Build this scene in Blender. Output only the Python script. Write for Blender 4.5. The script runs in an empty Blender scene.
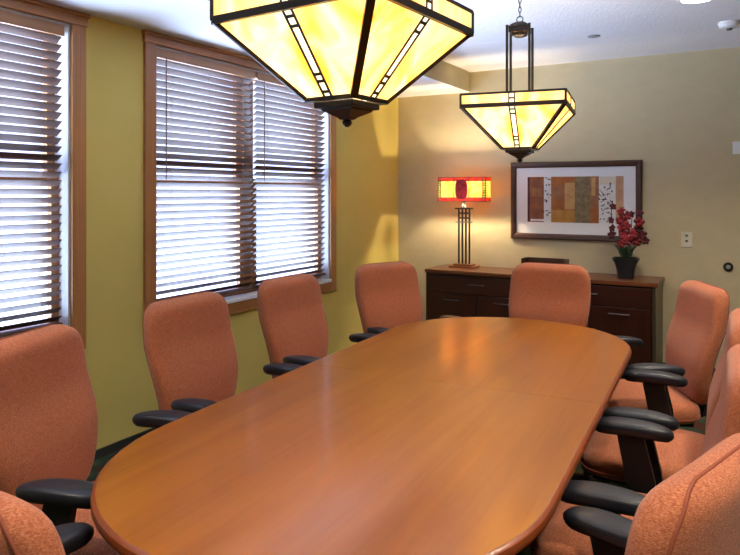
import bpy, bmesh, math, random
from mathutils import Vector, Matrix
PI = math.pi
random.seed(7)
S = bpy.context.scene
C = S.collection

# ------------------------------------------------------------------ materials
def mat(name):
    m = bpy.data.materials.new(name); m.use_nodes = True
    nt = m.node_tree
    b = nt.nodes.get('Principled BSDF')
    return m, nt, b

def N(nt, t, **kw):
    n = nt.nodes.new(t)
    for k, v in kw.items():
        if k in n.inputs: n.inputs[k].default_value = v
        else: setattr(n, k, v)
    return n

def plain(name, col, rough=0.5, metal=0.0, spec=0.5, bump=0, bscale=200):
    m, nt, b = mat(name)
    b.inputs['Base Color'].default_value = (*col, 1)
    b.inputs['Roughness'].default_value = rough
    b.inputs['Metallic'].default_value = metal
    b.inputs['Specular IOR Level'].default_value = spec
    if bump:
        tc = N(nt, 'ShaderNodeTexCoord')
        no = N(nt, 'ShaderNodeTexNoise', Scale=bscale, Detail=3.0)
        bp = N(nt, 'ShaderNodeBump', Strength=bump, Distance=0.004)
        nt.links.new(tc.outputs['Object'], no.inputs['Vector'])
        nt.links.new(no.outputs['Fac'], bp.inputs['Height'])
        nt.links.new(bp.outputs['Normal'], b.inputs['Normal'])
    return m

def ramp(nt, stops):
    r = N(nt, 'ShaderNodeValToRGB')
    e = r.color_ramp.elements
    while len(e) > 1: e.remove(e[-1])
    e[0].position = stops[0][0]; e[0].color = (*stops[0][1], 1)
    for p, c in stops[1:]:
        x = e.new(p); x.color = (*c, 1)
    return r

def noise_mat(name, stops, scale=(1, 1, 1), nscale=5, detail=4, rough=0.5, bump=0.0, bdist=0.002, spec=0.5, distortion=0.0, coat=0.0, sheen=0.0):
    m, nt, b = mat(name)
    tc = N(nt, 'ShaderNodeTexCoord'); mp = N(nt, 'ShaderNodeMapping')
    mp.inputs['Scale'].default_value = scale
    no = N(nt, 'ShaderNodeTexNoise', Scale=nscale, Detail=detail, Distortion=distortion)
    r = ramp(nt, stops)
    L = nt.links.new
    L(tc.outputs['Object'], mp.inputs['Vector']); L(mp.outputs['Vector'], no.inputs['Vector'])
    L(no.outputs['Fac'], r.inputs['Fac']); L(r.outputs['Color'], b.inputs['Base Color'])
    b.inputs['Roughness'].default_value = rough
    b.inputs['Specular IOR Level'].default_value = spec
    b.inputs['Coat Weight'].default_value = coat
    b.inputs['Sheen Weight'].default_value = sheen
    if bump:
        bp = N(nt, 'ShaderNodeBump', Strength=bump, Distance=bdist)
        L(no.outputs['Fac'], bp.inputs['Height']); L(bp.outputs['Normal'], b.inputs['Normal'])
    return m

def wood(name, dark, light, axis='Y', rough=0.35, freq=9, spec=0.5, fine=1.0):
    """straight grain running along one axis, with slow wavy figure"""
    m, nt, b = mat(name); L = nt.links.new
    tc = N(nt, 'ShaderNodeTexCoord'); mp = N(nt, 'ShaderNodeMapping')
    sc = {'X': (0.5, freq, freq), 'Y': (freq, 0.5, freq), 'Z': (freq, freq, 0.5)}[axis]
    mp.inputs['Scale'].default_value = sc
    no = N(nt, 'ShaderNodeTexNoise', Scale=1.0, Detail=4.0, Distortion=0.6)
    L(tc.outputs['Object'], mp.inputs['Vector']); L(mp.outputs['Vector'], no.inputs['Vector'])
    mp2 = N(nt, 'ShaderNodeMapping'); mp2.inputs['Scale'].default_value = tuple(v * (12 if v > 1 else 5) for v in sc)
    n2 = N(nt, 'ShaderNodeTexNoise', Scale=1.0, Detail=2.0)
    L(tc.outputs['Object'], mp2.inputs['Vector']); L(mp2.outputs['Vector'], n2.inputs['Vector'])
    mx = N(nt, 'ShaderNodeMix'); mx.data_type = 'FLOAT'; mx.inputs[0].default_value = 0.4 * fine
    L(no.outputs['Fac'], mx.inputs[2]); L(n2.outputs['Fac'], mx.inputs[3])
    r = ramp(nt, [(0.32, dark), (0.68, light)])
    L(mx.outputs[0], r.inputs['Fac']); L(r.outputs['Color'], b.inputs['Base Color'])
    b.inputs['Roughness'].default_value = rough
    b.inputs['Specular IOR Level'].default_value = spec
    return m

def fabric(name, dark, mid, light):
    m, nt, b = mat(name); L = nt.links.new
    tc = N(nt, 'ShaderNodeTexCoord'); mp = N(nt, 'ShaderNodeMapping')
    mp.inputs['Scale'].default_value = (210, 210, 640)
    no = N(nt, 'ShaderNodeTexNoise', Scale=1.0, Detail=2.0)
    L(tc.outputs['Object'], mp.inputs['Vector']); L(mp.outputs['Vector'], no.inputs['Vector'])
    r = ramp(nt, [(0.30, dark), (0.5, mid), (0.70, light)])
    L(no.outputs['Fac'], r.inputs['Fac']); L(r.outputs['Color'], b.inputs['Base Color'])
    bp = N(nt, 'ShaderNodeBump', Strength=0.45, Distance=0.002)
    L(no.outputs['Fac'], bp.inputs['Height']); L(bp.outputs['Normal'], b.inputs['Normal'])
    b.inputs['Roughness'].default_value = 0.9
    b.inputs['Specular IOR Level'].default_value = 0.15
    b.inputs['Sheen Weight'].default_value = 0.15
    return m

def stained(name, c1, c2, c3, scale=(6, 6, 2), trans=0.75, em=0.0):
    """lit art glass: light passes through and scatters"""
    m = bpy.data.materials.new(name); m.use_nodes = True
    nt = m.node_tree; nt.nodes.clear(); L = nt.links.new
    out = N(nt, 'ShaderNodeOutputMaterial')
    tc = N(nt, 'ShaderNodeTexCoord'); mp = N(nt, 'ShaderNodeMapping'); mp.inputs['Scale'].default_value = scale
    mp.inputs['Rotation'].default_value = (0.5, 0.6, 0.4)
    no = N(nt, 'ShaderNodeTexNoise', Scale=1.6, Detail=3.0, Distortion=0.8)
    L(tc.outputs['Object'], mp.inputs['Vector']); L(mp.outputs['Vector'], no.inputs['Vector'])
    r = ramp(nt, [(0.3, c1), (0.5, c2), (0.72, c3)])
    L(no.outputs['Fac'], r.inputs['Fac'])
    t = N(nt, 'ShaderNodeBsdfTranslucent'); d = N(nt, 'ShaderNodeBsdfDiffuse'); g = N(nt, 'ShaderNodeBsdfGlossy', Roughness=0.15)
    L(r.outputs['Color'], t.inputs['Color']); L(r.outputs['Color'], d.inputs['Color'])
    m1 = N(nt, 'ShaderNodeMixShader'); m1.inputs[0].default_value = trans
    L(d.outputs[0], m1.inputs[1]); L(t.outputs[0], m1.inputs[2])
    m2 = N(nt, 'ShaderNodeMixShader'); m2.inputs[0].default_value = 0.04
    L(m1.outputs[0], m2.inputs[1]); L(g.outputs[0], m2.inputs[2])
    last = m2
    if em:
        e = N(nt, 'ShaderNodeEmission', Strength=em); L(r.outputs['Color'], e.inputs['Color'])
        a = N(nt, 'ShaderNodeAddShader'); L(m2.outputs[0], a.inputs[0]); L(e.outputs[0], a.inputs[1]); last = a
    L(last.outputs[0], out.inputs['Surface'])
    return m

def emit(name, col, s):
    m = bpy.data.materials.new(name); m.use_nodes = True
    nt = m.node_tree; nt.nodes.clear()
    o = N(nt, 'ShaderNodeOutputMaterial'); e = N(nt, 'ShaderNodeEmission', Strength=s); e.inputs['Color'].default_value = (*col, 1)
    nt.links.new(e.outputs[0], o.inputs['Surface']); return m

def pane_glass(name):
    m = bpy.data.materials.new(name); m.use_nodes = True
    nt = m.node_tree; nt.nodes.clear(); L = nt.links.new
    o = N(nt, 'ShaderNodeOutputMaterial'); t = N(nt, 'ShaderNodeBsdfTransparent'); g = N(nt, 'ShaderNodeBsdfGlossy', Roughness=0.02)
    t.inputs['Color'].default_value = (0.93, 0.95, 0.97, 1)
    mx = N(nt, 'ShaderNodeMixShader'); mx.inputs[0].default_value = 0.06
    L(t.outputs[0], mx.inputs[1]); L(g.outputs[0], mx.inputs[2])
    L(mx.outputs[0], o.inputs['Surface']); return m

M = {}
M['wall_left'] = noise_mat('mustard_paint', [(0.3, (0.62, 0.495, 0.13)), (0.7, (0.65, 0.52, 0.145))], nscale=3, detail=5, rough=0.75, spec=0.25)
M['wall_back'] = noise_mat('tan_wallcovering', [(0.3, (0.525, 0.445, 0.27)), (0.7, (0.56, 0.475, 0.295))], scale=(1, 1, 1.6), nscale=9, detail=6, rough=0.7, bump=0.15, spec=0.25)
M['ceiling'] = noise_mat('stippled_ceiling', [(0.3, (0.74, 0.74, 0.76)), (0.7, (0.80, 0.80, 0.82))], nscale=60, detail=3, rough=0.9, bump=0.6, bdist=0.006, spec=0.1)
M['soffit'] = plain('soffit_white', (0.76, 0.76, 0.78), 0.9, spec=0.1)
M['oak_v'] = wood('oak_trim_upright', (0.29, 0.115, 0.034), (0.49, 0.225, 0.078), 'Z', 0.38, 12)
M['oak_h'] = wood('oak_trim_level', (0.29, 0.115, 0.034), (0.49, 0.225, 0.078), 'Y', 0.38, 12)
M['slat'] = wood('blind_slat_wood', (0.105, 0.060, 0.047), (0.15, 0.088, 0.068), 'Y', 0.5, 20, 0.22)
M['headrail'] = wood('blind_headrail_wood', (0.34, 0.16, 0.065), (0.46, 0.235, 0.10), 'Y', 0.4, 12)
M['cord'] = plain('blind_cord', (0.20, 0.11, 0.07), 0.8)
M['white_sill'] = plain('white_sill', (0.78, 0.78, 0.77), 0.3)
M['jamb'] = plain('window_liner', (0.50, 0.49, 0.48), 0.4)
M['pane'] = pane_glass('window_pane')
M['table'] = wood('cherry_laminate', (0.205, 0.060, 0.004), (0.325, 0.110, 0.009), 'Y', 0.32, 7, 0.14, 0.5)
_b = M['table'].node_tree.nodes['Principled BSDF']; _b.inputs['Coat Weight'].default_value = 0.42; _b.inputs['Coat Roughness'].default_value = 0.15
M['table_edge'] = wood('cherry_edge', (0.16, 0.035, 0.008), (0.24, 0.06, 0.014), 'Y', 0.3, 8)
M['table_base'] = plain('dark_base', (0.035, 0.018, 0.012), 0.4)
M['seam'] = plain('seam_dark', (0.10, 0.035, 0.01), 0.6)
M['fabric'] = fabric('coral_tweed', (0.26, 0.070, 0.030), (0.39, 0.125, 0.056), (0.52, 0.20, 0.105))
M['piping'] = plain('piping_cord', (0.26, 0.074, 0.040), 0.85, spec=0.2)
M['black'] = plain('black_urethane', (0.010, 0.012, 0.018), 0.42, spec=0.4)
M['black_plastic'] = plain('black_plastic', (0.005, 0.005, 0.006), 0.5, spec=0.3)
M['bronze'] = plain('oil_rubbed_bronze', (0.035, 0.026, 0.020), 0.42, 0.6)
M['amber'] = stained('amber_art_glass', (0.92, 0.50, 0.10), (1.0, 0.76, 0.36), (1.0, 0.90, 0.66), em=0.24)
M['cream'] = stained('cream_art_glass', (1.0, 0.92, 0.66), (1.0, 0.95, 0.74), (1.0, 0.97, 0.82), em=0.26)
M['red_glass'] = stained('red_art_glass', (0.16, 0.008, 0.006), (0.26, 0.014, 0.008), (0.34, 0.03, 0.012), (14, 14, 14))
M['border_glass'] = stained('orange_red_art_glass', (0.26, 0.03, 0.010), (0.36, 0.06, 0.016), (0.50, 0.13, 0.035), (14, 14, 14))
M['lamp_amber'] = stained('honey_art_glass', (0.92, 0.45, 0.09), (1.0, 0.60, 0.17), (1.0, 0.74, 0.30), (10, 10, 10), em=0.28)
M['green_glass'] = stained('green_art_glass', (0.15, 0.22, 0.05), (0.35, 0.40, 0.10), (0.55, 0.50, 0.18), (14, 14, 14))
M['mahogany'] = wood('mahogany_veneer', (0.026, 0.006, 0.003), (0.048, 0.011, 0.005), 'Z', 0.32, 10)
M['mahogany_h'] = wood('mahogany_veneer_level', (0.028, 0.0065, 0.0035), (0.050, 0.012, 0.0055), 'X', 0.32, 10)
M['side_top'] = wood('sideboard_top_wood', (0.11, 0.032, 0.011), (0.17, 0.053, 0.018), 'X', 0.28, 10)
M['side_end'] = wood('sideboard_end_wood_reflection_tint', (0.045, 0.032, 0.016), (0.065, 0.045, 0.022), 'Z', 0.3, 10)  # greenish reflection on the free end panel is put into its wood colour
M['lamp_base'] = wood('lamp_base_wood', (0.22, 0.07, 0.02), (0.34, 0.12, 0.035), 'X', 0.35, 14)
M['nickel'] = plain('brushed_nickel', (0.16, 0.155, 0.15), 0.3, 1.0)
M['frame_dark'] = wood('frame_walnut', (0.045, 0.018, 0.010), (0.085, 0.036, 0.02), 'X', 0.35, 14)
M['mat_white'] = plain('mat_board', (0.76, 0.76, 0.76), 0.7)
M['pot'] = plain('pot_black', (0.012, 0.014, 0.018), 0.35)
M['leaf'] = noise_mat('orchid_leaf', [(0.3, (0.012, 0.035, 0.018)), (0.7, (0.03, 0.075, 0.035))], nscale=20, rough=0.45)
M['stem'] = plain('orchid_stem', (0.05, 0.035, 0.02), 0.6)
M['petal'] = noise_mat('crimson_petal', [(0.3, (0.10, 0.004, 0.008)), (0.55, (0.24, 0.007, 0.014)), (0.8, (0.42, 0.02, 0.025))], nscale=14, rough=0.6)
M['bud'] = noise_mat('dark_bud', [(0.3, (0.035, 0.004, 0.007)), (0.7, (0.12, 0.006, 0.012))], nscale=20, rough=0.6)
M['soil'] = noise_mat('potting_soil', [(0.3, (0.02, 0.014, 0.01)), (0.7, (0.06, 0.04, 0.025))], nscale=60, rough=0.95)
M['ivory'] = plain('ivory_plastic', (0.66, 0.62, 0.47), 0.4)
M['white_plastic'] = plain('white_plastic', (0.80, 0.80, 0.80), 0.4)
M['dark_slot'] = plain('dark_slot', (0.10, 0.09, 0.07), 0.5)
M['grey'] = plain('grey_rubber', (0.25, 0.25, 0.25), 0.5)
M['can_glow'] = emit('downlight_lens', (1.0, 0.95, 0.86), 9)
M['baseboard'] = plain('dark_cove_base', (0.03, 0.028, 0.024), 0.5)
M['chain'] = plain('chain_metal', (0.10, 0.09, 0.08), 0.35, 0.9)
def carpet():
    m, nt, b = mat('patterned_carpet'); L = nt.links.new
    tc = N(nt, 'ShaderNodeTexCoord')
    v = N(nt, 'ShaderNodeTexVoronoi', Scale=9.0); no = N(nt, 'ShaderNodeTexNoise', Scale=220.0, Detail=2.0)
    L(tc.outputs['Object'], v.inputs['Vector']); L(tc.outputs['Object'], no.inputs['Vector'])
    r = ramp(nt, [(0.15, (0.20, 0.15, 0.07)), (0.3, (0.06, 0.085, 0.045)), (0.6, (0.035, 0.055, 0.035)), (0.8, (0.10, 0.03, 0.02))])
    L(v.outputs['Distance'], r.inputs['Fac'])
    mx = N(nt, 'ShaderNodeMix'); mx.data_type = 'RGBA'; mx.blend_type = 'MULTIPLY'; mx.inputs[0].default_value = 0.6
    L(r.outputs['Color'], mx.inputs[6]); L(no.outputs['Color'], mx.inputs[7]); L(mx.outputs[2], b.inputs['Base Color'])
    bp = N(nt, 'ShaderNodeBump', Strength=0.6, Distance=0.004); L(no.outputs['Fac'], bp.inputs['Height']); L(bp.outputs['Normal'], b.inputs['Normal'])
    b.inputs['Roughness'].default_value = 0.95; b.inputs['Specular IOR Level'].default_value = 0.1
    return m
M['carpet'] = carpet()

# ------------------------------------------------------------------ mesh helpers
def new(): return bmesh.new()

def box(bm, x0, x1, y0, y1, z0, z1, bev=0.0, mi=0, mtx=None):
    g = bmesh.ops.create_cube(bm, size=1.0)
    vs = g['verts']
    for v in vs:
        v.co = Vector(((x0 + x1) / 2 + v.co.x * (x1 - x0), (y0 + y1) / 2 + v.co.y * (y1 - y0), (z0 + z1) / 2 + v.co.z * (z1 - z0)))
    fs = set(f for v in vs for f in v.link_faces)
    if bev:
        es = list(set(e for v in vs for e in v.link_edges))
        r = bmesh.ops.bevel(bm, geom=es, offset=bev, segments=2, affect='EDGES', profile=0.6)
        fs = set(r['faces']) | set(f for f in fs if f.is_valid)
        vs = list(set(v for f in fs for v in f.verts))
    for f in fs: f.material_index = mi
    if mtx is not None:
        for v in vs: v.co = mtx @ v.co
    return vs

def bar(bm, p, q, w, h=None, up=(0, 0, 1), bev=0.0, mi=0):
    """a square bar from p to q, w wide across, h high along up"""
    p, q = Vector(p), Vector(q); h = h or w
    d = (q - p); L = d.length; d.normalize()
    u = Vector(up)
    s = d.cross(u)
    if s.length < 1e-4: s = d.cross(Vector((1, 0, 0)))
    s.normalize(); u = s.cross(d).normalized()
    m = Matrix(((s.x, d.x, u.x, p.x), (s.y, d.y, u.y, p.y), (s.z, d.z, u.z, p.z), (0, 0, 0, 1)))
    return box(bm, -w / 2, w / 2, 0, L, -h / 2, h / 2, bev, mi, m)

def tube(bm, pts, r, seg=8, closed=False, mi=0, cap=True):
    pts = [Vector(p) for p in pts]; n = len(pts); rings = []
    rr = r if isinstance(r, (list, tuple)) else [r] * n
    last = None
    for i, p in enumerate(pts):
        a = pts[(i - 1) % n] if (closed or i > 0) else p
        b = pts[(i + 1) % n] if (closed or i < n - 1) else p
        t = (b - a).normalized()
        ref = last if last is not None else (Vector((0, 0, 1)) if abs(t.z) < 0.9 else Vector((1, 0, 0)))
        s = t.cross(ref)
        if s.length < 1e-5: s = t.cross(Vector((1, 0, 0)))
        s.normalize(); u = s.cross(t).normalized(); last = u
        rings.append([bm.verts.new(p + (s * math.cos(2 * PI * k / seg) + u * math.sin(2 * PI * k / seg)) * rr[i]) for k in range(seg)])
    m = n if closed else n - 1
    for i in range(m):
        A, B = rings[i], rings[(i + 1) % n]
        for k in range(seg):
            f = bm.faces.new((A[k], A[(k + 1) % seg], B[(k + 1) % seg], B[k])); f.material_index = mi
    if not closed and cap:
        bm.faces.new(rings[0][::-1]).material_index = mi; bm.faces.new(rings[-1]).material_index = mi
    return rings

def loft(bm, rings, cap0=True, cap1=True, mi=0):
    R = [[bm.verts.new(p) for p in r] for r in rings]
    n = len(R[0])
    for A, B in zip(R, R[1:]):
        for k in range(n):
            bm.faces.new((A[k], A[(k + 1) % n], B[(k + 1) % n], B[k])).material_index = mi
    if cap0: bm.faces.new(R[0][::-1]).material_index = mi
    if cap1: bm.faces.new(R[-1]).material_index = mi
    return R

def lathe(bm, prof, c=(0, 0, 0), seg=24, mi=0):
    c = Vector(c)
    loft(bm, [[c + Vector((r * math.cos(2 * PI * k / seg), r * math.sin(2 * PI * k / seg), z)) for k in range(seg)] for r, z in prof], True, True, mi)

def prism(bm, poly, z0, z1, mi=0):
    loft(bm, [[Vector((x, y, z0)) for x, y in poly], [Vector((x, y, z1)) for x, y in poly]], True, True, mi)

def obj(name, bm, mats, parent=None, smooth=False, loc=None, rot=None, angle=35):
    bmesh.ops.recalc_face_normals(bm, faces=bm.faces[:])
    me = bpy.data.meshes.new(name); bm.to_mesh(me); bm.free()
    if not isinstance(mats, (list, tuple)): mats = [mats]
    for m in mats: me.materials.append(m)
    if smooth:
        me.polygons.foreach_set('use_smooth', [True] * len(me.polygons))
        if angle: me.set_sharp_from_angle(angle=math.radians(angle))
    o = bpy.data.objects.new(name, me); C.objects.link(o)
    if parent: o.parent = parent
    if loc: o.location = loc
    if rot: o.rotation_euler = rot
    return o

def tag(o, label, cat, group=None):
    o['label'] = label; o['category'] = cat
    if group: o['group'] = group
    return o

def thing(name, label, cat, loc=(0, 0, 0), rz=0.0, group=None):
    o = bpy.data.objects.new(name, None); C.objects.link(o)
    o.empty_display_size = 0.1
    o.location = loc; o.rotation_euler = (0, 0, rz)
    return tag(o, label, cat, group)

def struct(name, bm, m, label=None, parent=None, **kw):
    o = obj(name, bm, m, parent, **kw)
    if parent is None:
        o['kind'] = 'structure'
        if label: o['label'] = label; o['category'] = name.split('_')[0]
    return o

def copy_tree(o, parent=None):
    c = o.copy(); C.objects.link(c)
    if parent is not None: c.parent = parent
    for ch in list(o.children): copy_tree(ch, c)
    return c

# ------------------------------------------------------------------ room
BY = 6.07; RX = 5.0; NY = -1.7; SOF = 2.43; CEIL = 2.62; BX = 0.775
bm = new(); box(bm, -0.2, RX + 0.2, NY - 0.2, BY + 0.2, -0.1, 0.0); struct('floor', bm, M['carpet'], 'dark green patterned carpet under the table and chairs')
WIN = [(0.290, 2.380), (2.785, 4.875)]       # outer casing extents in y
CW = 0.085; OZ0, OZ1 = 0.705, 2.36
def opening(w): return w[0] + CW, w[1] - CW
bm = new()
T = -0.16
ys = [NY - 0.16]
for w in WIN: ys += list(opening(w))
ys.append(BY + 0.16)
for i in range(0, len(ys), 2): box(bm, T, 0, ys[i], ys[i + 1], 0, CEIL)
for w in WIN:
    a, b = opening(w)
    box(bm, T, 0, a, b, 0, OZ0); box(bm, T, 0, a, b, OZ1, CEIL)
struct('wall_left', bm, M['wall_left'], 'mustard yellow wall holding the two windows')
bm = new(); box(bm, 0.0, RX + 0.16, BY, BY + 0.16, 0, CEIL); struct('wall_back', bm, M['wall_back'], 'tan textured wall behind the sideboard')
bm = new(); box(bm, RX, RX + 0.16, NY, BY, 0, CEIL); struct('wall_right', bm, M['wall_back'], 'tan wall on the unseen right side')
bm = new(); box(bm, 0.0, RX + 0.16, NY - 0.16, NY, 0, CEIL); struct('wall_front', bm, M['wall_back'], 'tan wall behind the viewer')
bm = new(); box(bm, -0.16, RX + 0.16, NY - 0.16, BY + 0.16, CEIL, CEIL + 0.1); struct('ceiling', bm, M['ceiling'], 'white stippled ceiling')
bm = new(); box(bm, 0.0, BX, NY, BY, SOF, CEIL, mi=0)
for f in bm.faces:
    f.material_index = 1 if abs(f.normal.z) > 0.5 else 0
struct('ceiling_soffit', bm, [M['wall_back'], M['soffit']], 'dropped tan faced soffit running above the windows')
bm = new(); box(bm, 0.0, 0.012, NY, BY - 0.012, 0, 0.05); struct('baseboard_left', bm, M['baseboard'], 'dark base strip along the window wall')
bm = new(); box(bm, 0.0, RX, BY - 0.012, BY, 0, 0.05); struct('baseboard_back', bm, M['baseboard'], 'dark base strip along the tan wall')

# ------------------------------------------------------------------ windows
def window(i, w, lab):
    y0, y1 = w; a, b = opening(w); cy = (a + b) / 2
    bm = new()
    zb = 0.625
    box(bm, 0, 0.02, y0, a, zb, OZ1, 0.003); box(bm, 0, 0.02, b, y1, zb, OZ1, 0.003)
    win = struct('window_%d' % i, bm, M['oak_v'], lab)
    bm = new()
    box(bm, 0, 0.026, y0 - 0.008, y1 + 0.008, OZ1, SOF - 0.022, 0.004); box(bm, 0, 0.036, y0 - 0.015, y1 + 0.015, SOF - 0.022, SOF - 0.001, 0.003)
    obj('head_casing', bm, M['oak_h'], win)
    bm = new(); box(bm, 0, 0.02, a, b, zb, OZ0, 0.003); obj('bottom_casing', bm, M['oak_h'], win)
    bm = new(); box(bm, -0.11, 0.03, a + 0.004, b - 0.004, OZ0, OZ0 + 0.026, 0.004); obj('sill', bm, M['white_sill'], win)
    bm = new()
    box(bm, -0.15, 0.0, a, a + 0.012, OZ0 + 0.027, OZ1); box(bm, -0.15, 0.0, b - 0.012, b, OZ0 + 0.027, OZ1); box(bm, -0.15, 0.0, a, b, OZ1 - 0.012, OZ1)
    obj('jamb', bm, M['jamb'], win)
    bm = new(); box(bm, -0.14, -0.075, cy - 0.05, cy + 0.05, OZ0 + 0.027, OZ1 - 0.012); obj('mullion', bm, M['oak_v'], win)
    zm = 1.545
    for (p, q) in ((a + 0.012, cy - 0.05), (cy + 0.05, b - 0.012)):
        for (s0, s1, xx) in ((OZ0 + 0.028, zm + 0.02, -0.095), (zm - 0.02, OZ1 - 0.013, -0.13)):
            bm = new(); t = 0.045
            box(bm, xx - 0.015, xx + 0.018, p, p + t, s0, s1); box(bm, xx - 0.015, xx + 0.018, q - t, q, s0, s1)
            box(bm, xx - 0.0145, xx + 0.0175, p + t, q - t, s0, s0 + t); box(bm, xx - 0.0145, xx + 0.0175, p + t, q - t, s1 - t, s1)
            sa = obj('sash', bm, M['oak_v'], win)
            bm = new(); box(bm, xx - 0.002, xx + 0.002, p + t, q - t, s0 + t, s1 - t); obj('pane', bm, M['pane'], sa)
    return win
window(1, WIN[0], 'oak trimmed double window nearest the viewer, cut by the frame')
window(2, WIN[1], 'oak trimmed double window nearer the far corner, fully in view')

TILT = math.radians(36)
def blind(y0, y1, label):
    t = thing('window_blind', label, 'blind', (-0.035, (y0 + y1) / 2, OZ1 - 0.013), 0, 'wooden blinds in the two windows')
    h = (y1 - y0) / 2
    bm = new(); box(bm, -0.028, 0.026, -h, h, -0.045, 0, 0.002); box(bm, 0.026, 0.034, -h, h, -0.058, 0, 0.002)
    obj('headrail', bm, M['headrail'], t)
    top = -0.075; pitch = 0.0445; zbot = 0.775 - (OZ1 - 0.013)
    bm = new(); z = top; n = 0
    while z > zbot + 0.02:
        m = Matrix.Translation((0, 0, z)) @ Matrix.Rotation(-TILT, 4, 'Y')
        box(bm, -0.0255, 0.0255, -h + 0.006, h - 0.006, -0.0014, 0.0014, 0, 0, m)
        z -= pitch; n += 1
    obj('slats', bm, M['slat'], t)
    bm = new(); box(bm, -0.026, 0.026, -h + 0.006, h - 0.006, zbot - 0.01, zbot + 0.008, 0.003); obj('bottom_rail', bm, M['slat'], t)
    for yy in (-h * 0.72, 0, h * 0.72):
        bm = new()
        for xx in (-0.026, 0.026): tube(bm, [(xx, yy, -0.045), (xx, yy, zbot)], 0.0008, 5)
        obj('ladder_cord', bm, M['cord'], t)
    bm = new(); tube(bm, [(0.042, -h + 0.07, -0.06), (0.043, -h + 0.07, -0.45), (0.042, -h + 0.07, -0.80)], 0.004, 6); obj('tilt_wand', bm, M['cord'], t)
    return t
for (w, l1, l2) in ((WIN[0], 'brown wooden blind at the viewer side of the nearer window', 'brown wooden blind beside the mustard wall strip between the windows'),
                    (WIN[1], 'brown wooden blind in the far window, first half from the viewer', 'brown wooden blind in the far window, half next to the room corner')):
    a, b = opening(w); c = (a + b) / 2
    blind(a + 0.018, c - 0.012, l1); blind(c + 0.012, b - 0.032, l2)

# ------------------------------------------------------------------ conference table
TZ = 0.745
TC = (2.105, 2.36); TROT = math.radians(2.8)
def racetrack(w, l, n=26, e=2.05):
    pts = []
    s = l / 2 - w * 1.0
    for k in range(n + 1):
        a = PI * k / n
        ca, sa = math.cos(a), math.sin(a)
        pts.append((w * math.copysign(abs(ca) ** (2 / e), ca), s + w * abs(sa) ** (2 / e)))
    return pts                       # far half, from right side round to left
t = thing('conference_table', 'long oval cherry wood conference table in the middle of the room', 'table', (TC[0], TC[1], 0), TROT)
W0, LEN = 0.592, 2.84
for sgn in (1, -1):
    half = [(W0, 0.0006)] + racetrack(W0 - 0.004, LEN - 0.008)[0:] + [(-W0, 0.0006)]
    half = [(x * (1 if abs(y) > 0.01 else 0.994), y) for x, y in half]
    poly = [(x * sgn, y * sgn) for x, y in half]
    bm = new(); prism(bm, poly, TZ - 0.030, TZ)
    top = obj('tabletop', bm, M['table'], t)
    # rounded edge band
    out = racetrack(W0, LEN)
    path = [(W0, 0.0008)] + out + [(-W0, 0.0008)]
    bm = new()
    rings = []
    for i, (x, y) in enumerate(path):
        a = path[max(0, i - 1)]; b = path[min(len(path) - 1, i + 1)]
        d = Vector((b[0] - a[0], b[1] - a[1])); d.normalize(); nx, ny = d.y, -d.x
        prof = [(-0.004, TZ + 0.0002), (0.0, TZ - 0.0006), (0.006, TZ - 0.006), (0.008, TZ - 0.016), (0.006, TZ - 0.027), (0.0, TZ - 0.033), (-0.02, TZ - 0.033)]
        rings.append([Vector(((x + nx * o_) * sgn, (y + ny * o_) * sgn, z)) for o_, z in prof])
    loft(bm, rings); obj('edge_band', bm, M['table_edge'], top, True)
for sy in (-0.78, 0.78):
    bm = new()
    box(bm, -0.33, 0.33, sy - 0.16, sy + 0.16, 0.0, 0.07, 0.01); box(bm, -0.24, 0.24, sy - 0.09, sy + 0.09, 0.07, TZ - 0.031, 0.012)
    obj('pedestal', bm, M['table_base'], t)
bm = new(); box(bm, -0.02, 0.02, -0.69, 0.69, 0.25, TZ - 0.12, 0.004); obj('stretcher_panel', bm, M['table_base'], t)

# ------------------------------------------------------------------ chairs
def sgnpow(v, p): return math.copysign(abs(v) ** p, v)
def back_center(t):
    """rearward lean and lumbar curve of the backrest: y at height fraction t"""
    return -0.250 - 0.072 * t + 0.030 * math.sin(PI * min(1, t * 1.5)) * (1 if t < 0.667 else 0)
BZ0, BZ1 = 0.465, 1.02
def back_half_width(t):
    w = 0.178 + 0.072 * math.sin(min(1.0, t / 0.62) * PI / 2) - 0.012 * max(0, (t - 0.62) / 0.38) ** 1.6
    return w
def back_rings():
    rings = []; NS = 44
    hts = [0.0, 0.008, 0.025, 0.05, 0.09, 0.15, 0.22, 0.3, 0.4, 0.5, 0.6, 0.68, 0.75, 0.81, 0.86, 0.90, 0.935, 0.96, 0.98, 0.992, 1.0]
    for tt in hts:
        w = back_half_width(tt)
        dtop = (1 - tt) * (BZ1 - BZ0); rt = 0.105
        if dtop < rt:
            q = 1 - dtop / rt; w -= rt * (1 - (1 - q ** 2.5) ** (1 / 2.5)) * 0.98
        dbot = tt * (BZ1 - BZ0); rb = 0.09
        if dbot < rb:
            q = 1 - dbot / rb; w -= rb * (1 - (1 - q ** 2.4) ** (1 / 2.4)) * 0.98
        w = max(w, 0.055)
        th = 0.047
        for dd, rr in ((dtop, 0.045), (dbot, 0.04)):
            if dd < rr:
                q = 1 - dd / rr; th = min(th, 0.047 * max(0.10, (1 - q ** 2.2) ** (1 / 2.2)))
        cy = back_center(tt); ring = []
        for k in range(NS):
            a = 2 * PI * k / NS
            x = w * sgnpow(math.cos(a), 2 / 4.5); y = th * sgnpow(math.sin(a), 2 / 2.9)
            crown = 0.012 * (1 - (x / 0.25) ** 2) if y > 0 else 0
            yy = cy + y + 0.42 * x * x + crown * (y / 0.047 if th > 0 else 0)
            ring.append(Vector((x, yy, BZ0 + tt * (BZ1 - BZ0))))
        rings.append(ring)
    return rings, hts
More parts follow.
